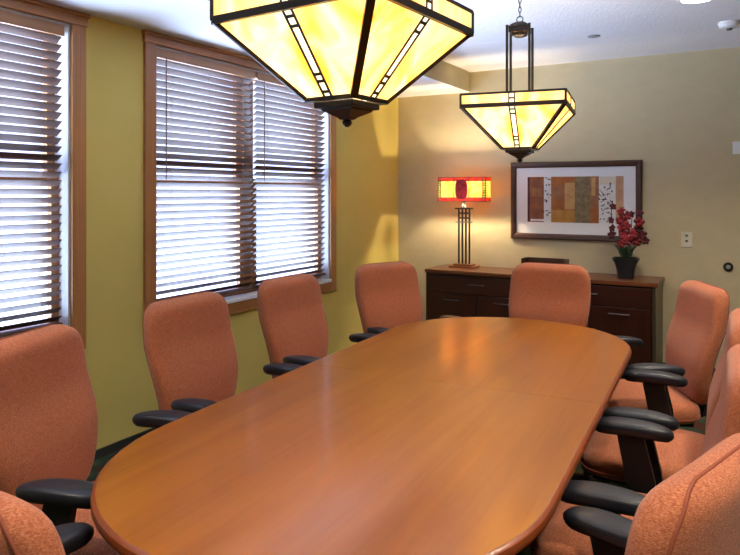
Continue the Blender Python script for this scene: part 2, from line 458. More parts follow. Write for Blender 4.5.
def make_chair():
    t = thing('conference_chair', '', 'chair')
    rings, hts = back_rings()
    bm = new(); loft(bm, rings)
    bk = obj('backrest', bm, M['fabric'], t, True, angle=80)
    # piping: runs up one side, over the top, down the other, toward the rear edge
    NS = 44
    right = [r[0] for r in rings]; left = [r[NS // 2] for r in rings]
    path = []
    for i, r in enumerate(rings[2:]):
        k = NS - 4
        path.append(r[k] + (r[k] - Vector((0, r[k].y, r[k].z))).normalized() * 0.0005)
    lp = []
    for r in rings[2:]:
        k = NS // 2 + 4
        lp.append(r[k] + (r[k] - Vector((0, r[k].y, r[k].z))).normalized() * 0.0005)
    bm = new(); tube(bm, path + lp[::-1], 0.0035, 6); obj('piping', bm, M['piping'], bk, True, angle=0)
    # seat cushion
    bm = new(); rings = []
    NS = 40
    for z, f in ((0.405, 0.90), (0.410, 0.96), (0.425, 0.995), (0.450, 1.0), (0.468, 0.985), (0.482, 0.94), (0.490, 0.84), (0.494, 0.6), (0.495, 0.25)):
        ring = []
        for k in range(NS):
            a = 2 * PI * k / NS
            x = 0.250 * f * sgnpow(math.cos(a), 2 / 4.2); y = 0.245 * f * sgnpow(math.sin(a), 2 / 4.2)
            dz = -0.03 * max(0, (y - 0.12) / 0.13) ** 2 if z > 0.42 else 0
            ring.append(Vector((x, y + 0.015, z + dz)))
        rings.append(ring)
    loft(bm, rings); st = obj('seat', bm, M['fabric'], t, True, angle=80)
    bm = new(); tube(bm, [Vector((0.2515 * sgnpow(math.cos(2 * PI * k / 40), 2 / 4.2), 0.015 + 0.2465 * sgnpow(math.sin(2 * PI * k / 40), 2 / 4.2), 0.432 - 0.004)) for k in range(40)], 0.0035, 6, True)
    obj('piping', bm, M['piping'], st, True, angle=0)
    bm = new(); box(bm, -0.2, 0.2, -0.18, 0.2, 0.385, 0.407, 0.006); obj('seat_pan', bm, M['black_plastic'], t)
    # rear spine joining seat and back
    bm = new()
    pr = [(-0.10, 0.375), (-0.20, 0.372), (-0.285, 0.40), (-0.318, 0.48), (-0.325, 0.62)]
    rr = []
    for i, (y, z) in enumerate(pr):
        a = pr[max(0, i - 1)]; b = pr[min(len(pr) - 1, i + 1)]
        d = Vector((b[0] - a[0], b[1] - a[1])).normalized(); nn = Vector((-d.y, d.x)) * 0.012
        rr.append([Vector((sx, y + nn.x * s, z + nn.y * s)) for sx, s in ((-0.05, -1), (0.05, -1), (0.05, 1), (-0.05, 1))])
    loft(bm, rr); obj('back_bracket', bm, M['black_plastic'], t)
    # arms
    for s in (-1, 1):
        bm = new()
        # post: broad blade rising from under the seat
        pts = [(0.13, 0.0, 0.396), (0.26, 0.0, 0.393), (0.292, -0.01, 0.42), (0.300, 0.0, 0.50), (0.300, 0.035, 0.66)]
        wd = [0.035, 0.040, 0.044, 0.046, 0.042]
        rr = []
        for i, (x, y, z) in enumerate(pts):
            a = pts[max(0, i - 1)]; b = pts[min(len(pts) - 1, i + 1)]
            d = Vector((b[0] - a[0], b[2] - a[2])).normalized(); nn = Vector((-d.y, d.x)) * 0.013
            rr.append([Vector((s * (x + nn.x * q), y + yy * wd[i], z + nn.y * q)) for q, yy in ((-1, -1), (-1, 1), (1, 1), (1, -1))])
        loft(bm, rr)
        po = obj('arm_post', bm, M['black_plastic'], t)
        bm = new(); rings = []; NS = 28
        for z, f in ((-0.040, 0.62), (-0.036, 0.80), (-0.026, 0.94), (-0.014, 1.0), (-0.004, 0.97), (0.002, 0.86), (0.004, 0.62), (0.0045, 0.25)):
            ring = []
            for k in range(NS):
                a = 2 * PI * k / NS
                fx = f if f > 0.8 else f
                y = 0.130 * (1 - (1 - f) * 0.55) * sgnpow(math.cos(a), 2 / 2.4)
                x = 0.046 * f * sgnpow(math.sin(a), 2 / 2.4)
                arch = -0.012 * (abs(y) / 0.13) ** 2.2
                x *= 1.0 + 0.12 * (y / 0.13)
                ring.append(Vector((s * 0.292 + x, 0.025 + y, 0.690 + z + arch)))
            rings.append(ring)
        loft(bm, rings); obj('armrest', bm, M['black'], t, True, angle=60)
    # mechanism, gas column, five star base, casters
    bm = new(); box(bm, -0.08, 0.08, -0.11, 0.10, 0.335, 0.386, 0.01); obj('tilt_mechanism', bm, M['black_plastic'], t)
    bm = new(); lathe(bm, [(0.032, 0.085), (0.032, 0.20), (0.020, 0.205), (0.020, 0.336)]); obj('gas_column', bm, M['black_plastic'], t, True)
    for k in range(5):
        a = 2 * PI * k / 5 + PI / 2
        d = Vector((math.cos(a), math.sin(a), 0)); s_ = Vector((-d.y, d.x, 0))
        bm = new(); rr = []
        for r, z, w, h in ((0.02, 0.115, 0.03, 0.035), (0.12, 0.108, 0.026, 0.028), (0.27, 0.085, 0.02, 0.018)):
            rr.append([d * r + s_ * w * q + Vector((0, 0, z + h * p * 0.6)) for q, p in ((-1, -1), (1, -1), (0.8, 1), (-0.8, 1))])
        loft(bm, rr); lg = obj('base_leg', bm, M['black_plastic'], t)
        bm = new()
        for q in (-1, 1):
            c = d * 0.265 + Vector((0, 0, 0.030)) + s_ * q * 0.016
            tube(bm, [c - s_ * 0.009, c + s_ * 0.009], 0.0295, 16)
        tube(bm, [d * 0.265 + Vector((0, 0, 0.03)), d * 0.265 + Vector((0, 0, 0.085))], 0.008, 8)
        obj('caster', bm, M['black_plastic'], t)
    return t
# centre of the seat, direction faced (degrees from +X, anticlockwise), label
CH = [
    (2.06, 0.895, 88, 'coral tweed armchair at the near table end, only a top corner showing'),
    (1.430, 1.405, 19, 'coral tweed armchair before the nearer window, largest on the window side'),
    (1.325, 2.130, 3, 'coral tweed armchair under the near half of the fully visible window'),
    (1.300, 2.875, -1, 'coral tweed armchair below the room-corner end of the far window'),
    (1.400, 3.620, -22, 'coral tweed armchair against the mustard wall corner, beside the sideboard end'),
    (2.040, 3.900, -90, 'coral tweed armchair at the far table end, in front of the sideboard'),
    (2.660, 3.530, 205, 'coral tweed armchair by the sideboard free end, its whole back in view'),
    (2.810, 2.830, 182, 'coral tweed armchair right in front of the one by the sideboard free end'),
    (2.825, 2.120, 182, 'coral tweed armchair second from the viewer on the side opposite the windows'),
    (2.80, 1.375, 163, 'coral tweed armchair nearest the viewer opposite the windows, seen edge-on from behind'),
]
proto = make_chair()
for i, (x, y, deg, lab) in enumerate(CH):
    o = proto if i == 0 else copy_tree(proto)
    o.location = (x, y, 0); o.rotation_euler = (0, 0, math.radians(deg - 90))
    o['label'] = lab; o['category'] = 'chair'; o['group'] = 'coral chairs around the conference table'

# ------------------------------------------------------------------ sideboard
SX0, SX1, SY0, SZ = 0.52, 2.50, 5.59, 0.765
t = thing('sideboard', 'long dark mahogany sideboard standing against the tan wall', 'sideboard', ((SX0 + SX1) / 2, 5.82, 0))
hw = (SX1 - SX0) / 2; f0 = SY0 - 5.82; bk = 6.056 - 5.82
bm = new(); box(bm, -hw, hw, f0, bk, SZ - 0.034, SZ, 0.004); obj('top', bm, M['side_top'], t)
bm = new(); box(bm, -hw + 0.02, hw - 0.045, f0 + 0.03, bk - 0.002, 0.06, SZ - 0.035); obj('carcass', bm, M['mahogany'], t)
bm = new(); box(bm, hw - 0.042, hw - 0.015, f0 + 0.012, bk - 0.002, 0.0, SZ - 0.035, 0.002); obj('end_panel', bm, M['side_end'], t)
bm = new(); box(bm, -hw + 0.008, -hw + 0.019, f0 + 0.012, bk - 0.002, 0.0, SZ - 0.035, 0.002); obj('end_panel', bm, M['mahogany'], t)
bm = new(); box(bm, -hw + 0.02, hw - 0.045, f0 + 0.06, bk - 0.05, 0.0, 0.06); obj('plinth', bm, M['black_plastic'], t)
def pull(cx, cz, w, parent):
    bm = new()
    tube(bm, [(cx - w / 2, f0 - 0.006, cz), (cx - w / 4, f0 - 0.013, cz), (cx + w / 4, f0 - 0.013, cz), (cx + w / 2, f0 - 0.006, cz)], 0.005, 8)
    for q in (-1, 1): tube(bm, [(cx + q * w * 0.42, f0 - 0.009, cz), (cx + q * w * 0.42, f0 + 0.013, cz)], 0.004, 6)
    obj('handle', bm, M['nickel'], parent, True)
L0, L1 = -hw + 0.022, hw - 0.047
mid = (L0 + L1) / 2
for (a, b) in ((L0, mid), (mid, L1)):
    bm = new(); box(bm, a + 0.003, b - 0.003, f0 + 0.010, f0 + 0.030, SZ - 0.205, SZ - 0.050, 0.003); d = obj('drawer', bm, M['mahogany_h'], t); pull((a + b) / 2, SZ - 0.115, 0.15, d)
    c = (a + b) / 2
    for (p, q) in ((a, c), (c, b)):
        bm = new(); box(bm, p + 0.003, q - 0.003, f0 + 0.010, f0 + 0.030, 0.075, SZ - 0.212, 0.003); d = obj('door', bm, M['mahogany'], t); pull((p + q) / 2, SZ - 0.262, 0.16, d)

# ------------------------------------------------------------------ table lamp on the sideboard
LX, LY = 0.795, 5.87
t = thing('table_lamp', 'art glass table lamp with four slim posts on the sideboard', 'lamp', (LX, LY, SZ), math.radians(0))
bm = new(); box(bm, -0.125, 0.125, -0.075, 0.075, 0, 0.018, 0.003); box(bm, -0.09, 0.09, -0.055, 0.055, 0.018, 0.036, 0.004); obj('base', bm, M['lamp_base'], t)
for q in (-0.0525, -0.0175, 0.0175, 0.0525):
    bm = new(); box(bm, q - 0.007, q + 0.007, -0.007, 0.007, 0.036, 0.545, 0.002); obj('post', bm, M['bronze'], t)
bm = new(); box(bm, -0.075, 0.075, -0.045, 0.045, 0.545, 0.559, 0.002); obj('cap_plate', bm, M['bronze'], t)
for z in (0.455, 0.500):
    bm = new(); box(bm, -0.0525, 0.0525, -0.005, 0.005, z, z + 0.015); obj('crosspiece', bm, M['bronze'], t)
bm = new()
box(bm, -0.072, 0.072, -0.036, -0.029, 0.42, 0.429); box(bm, -0.072, 0.072, 0.029, 0.036, 0.42, 0.429); box(bm, -0.072, -0.0605, -0.0288, 0.0288, 0.42, 0.429); box(bm, 0.0605, 0.072, -0.0288, 0.0288, 0.42, 0.429)
obj('ring', bm, M['nickel'], t)
bm = new(); lathe(bm, [(0.03, 0.559), (0.026, 0.575), (0.014, 0.59), (0.014, 0.66)], seg=14); obj('neck', bm, M['nickel'], t, True)
sw, sd, s0, s1 = 0.235, 0.065, 0.62, 0.840
sh = bpy.data.objects.new('lamp_shade', None)
bm = new()
def shade_bar(p, q, w=0.006): bar(bm, p, q, w)
for z in (s0, s0 + 0.032, s1 - 0.032, s1):
    for y in (-sd, sd): shade_bar((-sw, y, z), (sw, y, z))
    for x in (-sw, sw): shade_bar((x, -sd, z), (x, sd, z))
for x in (-sw, -sw + 0.03, -0.075, 0.075, sw - 0.03, sw):
    for y in (-sd, sd): shade_bar((x, y, s0), (x, y, s1))
for y in (-sd + 0.03, sd - 0.03):
    for x in (-sw, sw): shade_bar((x, y, s0), (x, y, s1))
for k in range(1, 7):
    z = s0 + 0.032 + (s1 - s0 - 0.064) * k / 7
    for y in (-sd, sd):
        for x in (-sw, sw - 0.03): shade_bar((x, y, z), (x + 0.03, y, z), 0.004)
    for x in (-sw, sw):
        for y in (-sd, sd - 0.03): shade_bar((x, y, z), (x, y + 0.03, z), 0.004)
bar(bm, (-sw, 0, s1 - 0.012), (sw, 0, s1 - 0.012), 0.008)
fr = obj('lamp_shade', bm, M['bronze'], t)
def pan(x0, x1, y0, y1, z0, z1, m, nm='glass_pane'):
    bm = new(); box(bm, x0, x1, y0, y1, z0, z1); obj(nm, bm, M[m], fr)
for y in (-sd, sd):
    ya, yb = y - 0.0015, y + 0.0015
    pan(-sw, sw, ya, yb, s0 + 0.002, s0 + 0.031, 'border_glass'); pan(-sw, sw, ya, yb, s1 - 0.031, s1 - 0.002, 'border_glass')
    pan(-sw, -sw + 0.03, ya, yb, s0 + 0.033, s1 - 0.033, 'green_glass'); pan(sw - 0.03, sw, ya, yb, s0 + 0.033, s1 - 0.033, 'green_glass')
    pan(-sw + 0.031, -0.076, ya, yb, s0 + 0.033, s1 - 0.033, 'lamp_amber'); pan(0.076, sw - 0.031, ya, yb, s0 + 0.033, s1 - 0.033, 'lamp_amber')
    pan(-0.074, 0.074, ya, yb, s0 + 0.033, s1 - 0.033, 'lamp_amber')
    # crimson medallion over the middle panel
    bm = new(); R = []
    for d in (0.003, 0.010):
        yy = y + math.copysign(d, y)
        R.append([Vector((0.060 * sgnpow(math.cos(2 * PI * k / 28), 2 / 3), yy, (s0 + s1) / 2 + 0.092 * sgnpow(math.sin(2 * PI * k / 28), 2 / 3))) for k in range(28)])
    loft(bm, R); obj('medallion', bm, M['red_glass'], fr)
for x in (-sw, sw):
    xa, xb = x - 0.0015, x + 0.0015
    pan(xa, xb, -sd + 0.002, sd - 0.002, s0 + 0.002, s0 + 0.031, 'border_glass'); pan(xa, xb, -sd + 0.002, sd - 0.002, s1 - 0.031, s1 - 0.002, 'border_glass')
    pan(xa, xb, -sd + 0.002, sd - 0.002, s0 + 0.033, s1 - 0.033, 'lamp_amber')
bm = new(); bar(bm, (-0.13, 0, 0.66), (0.13, 0, 0.66), 0.012)
for x in (-0.125, 0.125): tube(bm, [(x, 0, 0.66), (x, 0, 0.69)], 0.012, 10)
obj('socket_arm', bm, M['nickel'], t)

def point(name, loc, power, col, r=0.03):
    l = bpy.data.lights.new(name, 'POINT'); l.energy = power; l.color = col; l.shadow_soft_size = r
    o = bpy.data.objects.new(name, l); C.objects.link(o); o.location = loc; return o
WARM = (1.0, 0.80, 0.52)
for x in (-0.125, 0.125): point('lamp_bulb_light', (LX + x, LY, SZ + 0.70), 14, WARM, 0.02)

# ------------------------------------------------------------------ low box on the sideboard
t = thing('desk_organizer', 'low dark wooden box on the sideboard behind the end chair', 'box', (1.55, 5.88, SZ))
bm = new(); box(bm, -0.19, 0.19, -0.08, 0.08, 0, 0.012); obj('bottom', bm, M['frame_dark'], t)
bm = new(); box(bm, -0.19, 0.19, 0.068, 0.08, 0.012, 0.12, 0.002); obj('back_panel', bm, M['frame_dark'], t)
bm = new(); box(bm, -0.175, 0.175, -0.08, -0.068, 0.012, 0.078, 0.002); obj('front_panel', bm, M['frame_dark'], t)
for s in (-1, 1):
    bm = new(); box(bm, min(s * 0.178, s * 0.19), max(s * 0.178, s * 0.19), -0.08, 0.067, 0.012, 0.12, 0.002); obj('side_panel', bm, M['frame_dark'], t)

# ------------------------------------------------------------------ orchid
t = thing('potted_orchid', 'red orchid in a flared black pot on the sideboard', 'plant', (2.235, 5.80, SZ), 0.1)
bm = new()
def sq(h, z, n=6):
    pts = []
    for k in range(24):
        a = 2 * PI * k / 24 + 0.0
        pts.append(Vector((h * sgnpow(math.cos(a), 2 / 5), h * sgnpow(math.sin(a), 2 / 5), z)))
    return pts
loft(bm, [sq(0.060, 0), sq(0.064, 0.02), sq(0.072, 0.08), sq(0.086, 0.125), sq(0.104, 0.158), sq(0.106, 0.166), sq(0.098, 0.166), sq(0.085, 0.140)])
obj('pot', bm, M['pot'], t, True, angle=40)
bm = new(); loft(bm, [sq(0.082, 0.128), sq(0.084, 0.142), sq(0.03, 0.150)]); obj('soil', bm, M['soil'], t)
def leaf(bm, base, ang, length, w, rise, droop):
    d = Vector((math.cos(ang), math.sin(ang), 0)); s = Vector((-d.y, d.x, 0)); n = 9
    rows = []
    for i in range(n):
        u = i / (n - 1)
        p = Vector(base) + d * length * 0.55 * u + Vector((0, 0, rise * u - droop * u * u))
        ww = w * math.sin(PI * (0.12 + 0.86 * u)) ** 0.8
        rows.append([p - s * ww + Vector((0, 0, 0.008)), p, p + s * ww + Vector((0, 0, 0.008))])
    rows = [[bm.verts.new(v) for v in r] for r in rows]
    for A, B in zip(rows, rows[1:]):
        for k in range(2): bm.faces.new((A[k], A[k + 1], B[k + 1], B[k]))
for k in range(7):
    a = k * 2 * PI / 7 + 0.35
    bm = new(); leaf(bm, (0.02 * math.cos(a), 0.02 * math.sin(a), 0.145), a, 0.13, 0.022, 0.17, 0.05)
    lf = obj('leaf', bm, M['leaf'], t, True)
    md = lf.modifiers.new('thick', 'SOLIDIFY'); md.thickness = 0.003
def stem_pts(x0, x1, x2, zt, y0=0.0, y1=0.0):
    return [Vector(((1 - u) ** 2 * x0 + 2 * u * (1 - u) * x1 + u * u * x2, y0 + (y1 - y0) * u, 0.145 + (zt - 0.145) * u)) for u in [i / 12 for i in range(13)]]
stems = [stem_pts(-0.02, -0.09, -0.012, 0.585, 0.0, -0.03), stem_pts(-0.03, -0.12, -0.115, 0.60, 0, 0.03), stem_pts(0.03, 0.10, 0.105, 0.57, 0.0, 0.0), stem_pts(0.02, 0.04, 0.045, 0.53, 0, 0.04)]
for s in stems:
    bm = new(); tube(bm, s, 0.0035, 6); obj('flower_stem', bm, M['stem'], t, True)
def flower(c, size, facing, mname='petal'):
    bm = new()
    f = Vector(facing).normalized(); up = Vector((0, 0, 1)); s = f.cross(up).normalized(); u = s.cross(f)
    for k in range(5):
        a = 2 * PI * k / 5 + random.uniform(-0.2, 0.2) + PI / 2
        d = s * math.cos(a) + u * math.sin(a); w = d.cross(f)
        L_ = size * random.uniform(0.85, 1.1); W_ = size * random.uniform(0.34, 0.46)
        rows = []
        for i in range(6):
            q = i / 5
            ww = W_ * math.sin(PI * (0.10 + 0.85 * q)) ** 0.7
            p = c + d * L_ * q + f * (0.012 + 0.25 * size * math.sin(PI * q * 0.8) - 0.18 * size * q * q)
            rows.append([bm.verts.new(p - w * ww - f * 0.1 * size), bm.verts.new(p), bm.verts.new(p + w * ww - f * 0.1 * size)])
        for A, B in zip(rows, rows[1:]):
            for j in range(2): bm.faces.new((A[j], A[j + 1], B[j + 1], B[j]))
    g = bmesh.ops.create_icosphere(bm, subdivisions=1, radius=size * 0.2)
    for v in g['verts']: v.co = c + f * size * 0.22 + v.co
    o = obj('flower', bm, M[mname], t, True, angle=0)
    md = o.modifiers.new('thick', 'SOLIDIFY'); md.thickness = 0.002
for (x, z, sz, m) in ((-0.030, 0.545, 0.045, 'petal'), (0.015, 0.51, 0.05, 'petal'), (-0.035, 0.475, 0.055, 'petal'), (0.005, 0.43, 0.052, 'petal'), (-0.04, 0.405, 0.05, 'petal'),
                      (-0.02, 0.355, 0.055, 'petal'), (0.055, 0.365, 0.06, 'petal'), (0.015, 0.31, 0.055, 'petal'), (0.08, 0.31, 0.055, 'petal'), (-0.035, 0.285, 0.045, 'petal'),
                      (0.10, 0.46, 0.05, 'petal'), (0.095, 0.405, 0.05, 'bud'), (0.105, 0.53, 0.042, 'bud'), (0.045, 0.525, 0.035, 'bud'), (0.135, 0.36, 0.042, 'bud'), (0.15, 0.31, 0.038, 'bud'),
                      (-0.10, 0.585, 0.036, 'bud'), (-0.115, 0.47, 0.034, 'bud'), (-0.105, 0.41, 0.036, 'bud'), (-0.11, 0.355, 0.042, 'bud')):
    flower(Vector((x, random.uniform(-0.04, 0.0), z)), sz * 0.86, (random.uniform(-0.3, 0.5), -1, random.uniform(-0.1, 0.4)), m)

# ------------------------------------------------------------------ framed picture
PX0, PX1, PZ0, PZ1 = 1.185, 2.325, 1.042, 1.742
cx, cz = (PX0 + PX1) / 2, (PZ0 + PZ1) / 2
t = thing('framed_picture', 'wide framed collage print with white mat on the tan wall', 'picture', (cx, BY - 0.002, cz))
w, h = (PX1 - PX0) / 2, (PZ1 - PZ0) / 2
bm = new(); fw = 0.052
def miter(A, B, n):   # one mitred rail of the frame
    pass
prof = [(0.0, 0.0), (0.0, -0.022), (0.012, -0.032), (0.038, -0.028), (fw, -0.018), (fw, 0.0)]
cor = [(-1, -1), (1, -1), (1, 1), (-1, 1)]
R = [[Vector((sx * (w - o_), yy, sz_ * (h - o_))) for o_, yy in prof] for sx, sz_ in cor]
V = [[bm.verts.new(p) for p in r] for r in R]
for i in range(4):
    A, B = V[i], V[(i + 1) % 4]
    for k in range(len(prof)):
        bm.faces.new((A[k], A[(k + 1) % len(prof)], B[(k + 1) % len(prof)], B[k]))
obj('frame', bm, M['frame_dark'], t)
bm = new(); box(bm, -w + fw - 0.002, w - fw + 0.002, -0.009, -0.002, -h + fw - 0.002, h - fw + 0.002); obj('mat_board', bm, M['mat_white'], t)
# collage: vertical bands of coloured paper, leaf sprigs on the pale ones
def paper(name, c1, c2, sc=14): return noise_mat(name, [(0.3, c1), (0.7, c2)], nscale=sc, detail=5, rough=0.8, spec=0.2)
AM = [paper('paper_russet', (0.19, 0.075, 0.045), (0.30, 0.12, 0.06)), paper('paper_plum', (0.06, 0.02, 0.03), (0.10, 0.04, 0.05)), paper('paper_white', (0.66, 0.66, 0.64), (0.75, 0.75, 0.74)),
      paper('paper_orange', (0.33, 0.11, 0.035), (0.42, 0.17, 0.06)), paper('paper_gold', (0.42, 0.20, 0.045), (0.52, 0.28, 0.08)), paper('paper_sand', (0.50, 0.28, 0.10), (0.58, 0.35, 0.15)),
      paper('paper_olive', (0.17, 0.13, 0.07), (0.30, 0.22, 0.12), 30), paper('paper_brown', (0.26, 0.12, 0.06), (0.38, 0.18, 0.09)), paper('paper_cream', (0.62, 0.56, 0.42), (0.72, 0.66, 0.52)), paper('paper_rose', (0.45, 0.25, 0.15), (0.58, 0.36, 0.24)),
      plain('paper_ink', (0.03, 0.03, 0.03), 0.8)]
# art area in zoomed photo units: x 100..460, y 95..278
ax0, ax1, az0, az1 = -w + 0.155, w - 0.150, -h + 0.155, h - 0.135
def AX(u): return ax0 + (ax1 - ax0) * (u - 100) / 360
def AZ(v): return az1 - (az1 - az0) * (v - 95) / 183
bm = new()
def patch(u0, u1, v0, v1, mi, lift=0.0):
    y = -0.0095 - lift
    f = bm.faces.new([bm.verts.new((AX(a), y, AZ(b))) for a, b in ((u0, v1), (u1, v1), (u1, v0), (u0, v0))]); f.material_index = mi
for p in ((100, 165, 95, 278, 0), (165, 193, 95, 278, 2), (193, 283, 95, 278, 3), (283, 340, 95, 278, 6), (340, 372, 95, 278, 7), (372, 432, 95, 278, 2), (432, 460, 95, 278, 9)): patch(*p)
patch(100, 109, 95, 278, 1, .0003); patch(112, 190, 266, 274, 2, .0003); patch(193, 283, 228, 278, 4, .0003); patch(245, 283, 120, 225, 5, .0003); patch(205, 240, 130, 180, 7, .0003)
patch(376, 430, 97, 128, 8, .0003); patch(118, 158, 140, 175, 7, .0003); patch(436, 452, 200, 262, 5, .0003); patch(340, 372, 215, 278, 3, .0003); patch(345, 360, 100, 170, 5, .0003)
def sprig(u, v, a, L_, W_):
    c, s = math.cos(a), math.sin(a)
    pts = [(0, 0), (0.5 * L_, W_), (L_, 0), (0.5 * L_, -W_)]
    f = bm.faces.new([bm.verts.new((AX(u + x * c - y * s), -0.0102, AZ(v + x * s + y * c))) for x, y in pts]); f.material_index = 10
rnd = random.Random(3)
for k in range(26): sprig(rnd.uniform(168, 188), rnd.uniform(100, 255), rnd.uniform(0, 6.3), rnd.uniform(7, 13), rnd.uniform(1.5, 3))
for k in range(60): sprig(rnd.uniform(376, 424), rnd.uniform(120, 268), rnd.choice((0.8, 2.2, 4.0, 5.3)) + rnd.uniform(-.3, .3), rnd.uniform(7, 13), rnd.uniform(1.5, 3))
for k in range(30): sprig(rnd.uniform(286, 336), rnd.uniform(110, 220), rnd.uniform(0, 6.3), rnd.uniform(3, 7), rnd.uniform(0.8, 1.8))
for k in range(12): sprig(rnd.uniform(252, 278), rnd.uniform(125, 180), rnd.uniform(0, 6.3), rnd.uniform(5, 9), rnd.uniform(0.5, 1.0))
art = obj('print', bm, AM, t)

# ------------------------------------------------------------------ wall fittings
t = thing('wall_plate', 'ivory jack plate on the tan wall above the sideboard\'s free end', 'wall plate', (2.664, BY, 1.080))
bm = new(); box(bm, -0.042, 0.042, -0.007, 0, -0.062, 0.062, 0.003); obj('plate', bm, M['ivory'], t)
for z in (0.032, -0.012):
    bm = new(); box(bm, -0.010, 0.010, -0.0095, -0.0065, z - 0.008, z + 0.008, 0.001); obj('jack', bm, M['dark_slot'], t)
t = thing('wall_bumper', 'round black wall bumper with grey centre', 'wall bumper', (2.965, BY, 0.873), 0)
bm = new(); lathe(bm, [(0.036, 0), (0.036, 0.012), (0.030, 0.020), (0.018, 0.021)], seg=28); o = obj('rim', bm, M['black_plastic'], t, True); o.rotation_euler = (PI / 2, 0, 0)
bm = new(); lathe(bm, [(0.017, 0.012), (0.017, 0.0225), (0.010, 0.0235)], seg=20); o = obj('center_pad', bm, M['grey'], t, True); o.rotation_euler = (PI / 2, 0, 0)
t = thing('wall_thermostat', 'white rectangular thermostat on the tan wall, cut by the picture edge', 'thermostat', (3.055, BY, 1.82))
bm = new(); box(bm, -0.06, 0.06, -0.012, 0, -0.05, 0.05, 0.003); obj('back_plate', bm, M['white_plastic'], t)
bm = new(); box(bm, -0.055, 0.055, -0.026, -0.012, -0.045, 0.045, 0.005); obj('cover', bm, M['white_plastic'], t)

# ------------------------------------------------------------------ ceiling fittings
t = thing('smoke_detector', 'round white smoke detector on the ceiling', 'smoke detector', (3.00, 5.16, CEIL))
bm = new(); lathe(bm, [(0.072, 0.0), (0.072, -0.012), (0.066, -0.016), (0.066, -0.022), (0.060, -0.034), (0.045, -0.040), (0.02, -0.041)], seg=32); obj('body', bm, M['white_plastic'], t, True)
bm = new(); lathe(bm, [(0.018, -0.0405), (0.016, -0.052), (0.006, -0.054)], seg=16); obj('sensor_cap', bm, M['dark_slot'], t, True)
bm = new(); lathe(bm, [(0.046, 0.0), (0.044, -0.006), (0.012, -0.010)], seg=28)
tag(obj('sprinkler_cover', bm, M['grey'], None, True, loc=(2.12, 5.11, CEIL)), 'small flat grey sprinkler cover on the ceiling', 'sprinkler')

def downlight(x, y, label, power, z=CEIL):
    t = thing('recessed_downlight', label, 'ceiling light', (x, y, z), 0, 'recessed ceiling downlights')
    bm = new(); R = []
    for r, zz in ((0.085, -0.001), (0.105, -0.001), (0.105, -0.006), (0.085, -0.008)):
        R.append([Vector((r * math.cos(2 * PI * k / 36), r * math.sin(2 * PI * k / 36), zz)) for k in range(36)])
    R.append(R[0]); V = [[bm.verts.new(p) for p in r] for r in R[:4]]
    for i in range(4):
        A, B = V[i], V[(i + 1) % 4]
        for k in range(36): bm.faces.new((A[k], A[(k + 1) % 36], B[(k + 1) % 36], B[k]))
    obj('trim_ring', bm, M['white_plastic'], t)
    bm = new(); lathe(bm, [(0.084, -0.001), (0.084, -0.004), (0.03, -0.0045)], seg=36); obj('lens', bm, M['can_glow'], t)
    l = bpy.data.lights.new('downlight_beam', 'SPOT'); l.energy = power; l.color = (1.0, 0.86, 0.68); l.spot_size = math.radians(125); l.spot_blend = 0.7; l.shadow_soft_size = 0.08
    o = bpy.data.objects.new('downlight_beam', l); C.objects.link(o); o.location = (x, y, z - 0.03)
downlight(2.85, 4.42, 'white recessed downlight in the ceiling before the smoke detector', 45)
downlight(3.55, 2.55, 'white recessed downlight above the chairs opposite the windows', 60)
downlight(3.55, 0.55, 'white recessed downlight above the viewer', 60)
downlight(1.30, 0.30, 'white recessed downlight above the near table end', 45)

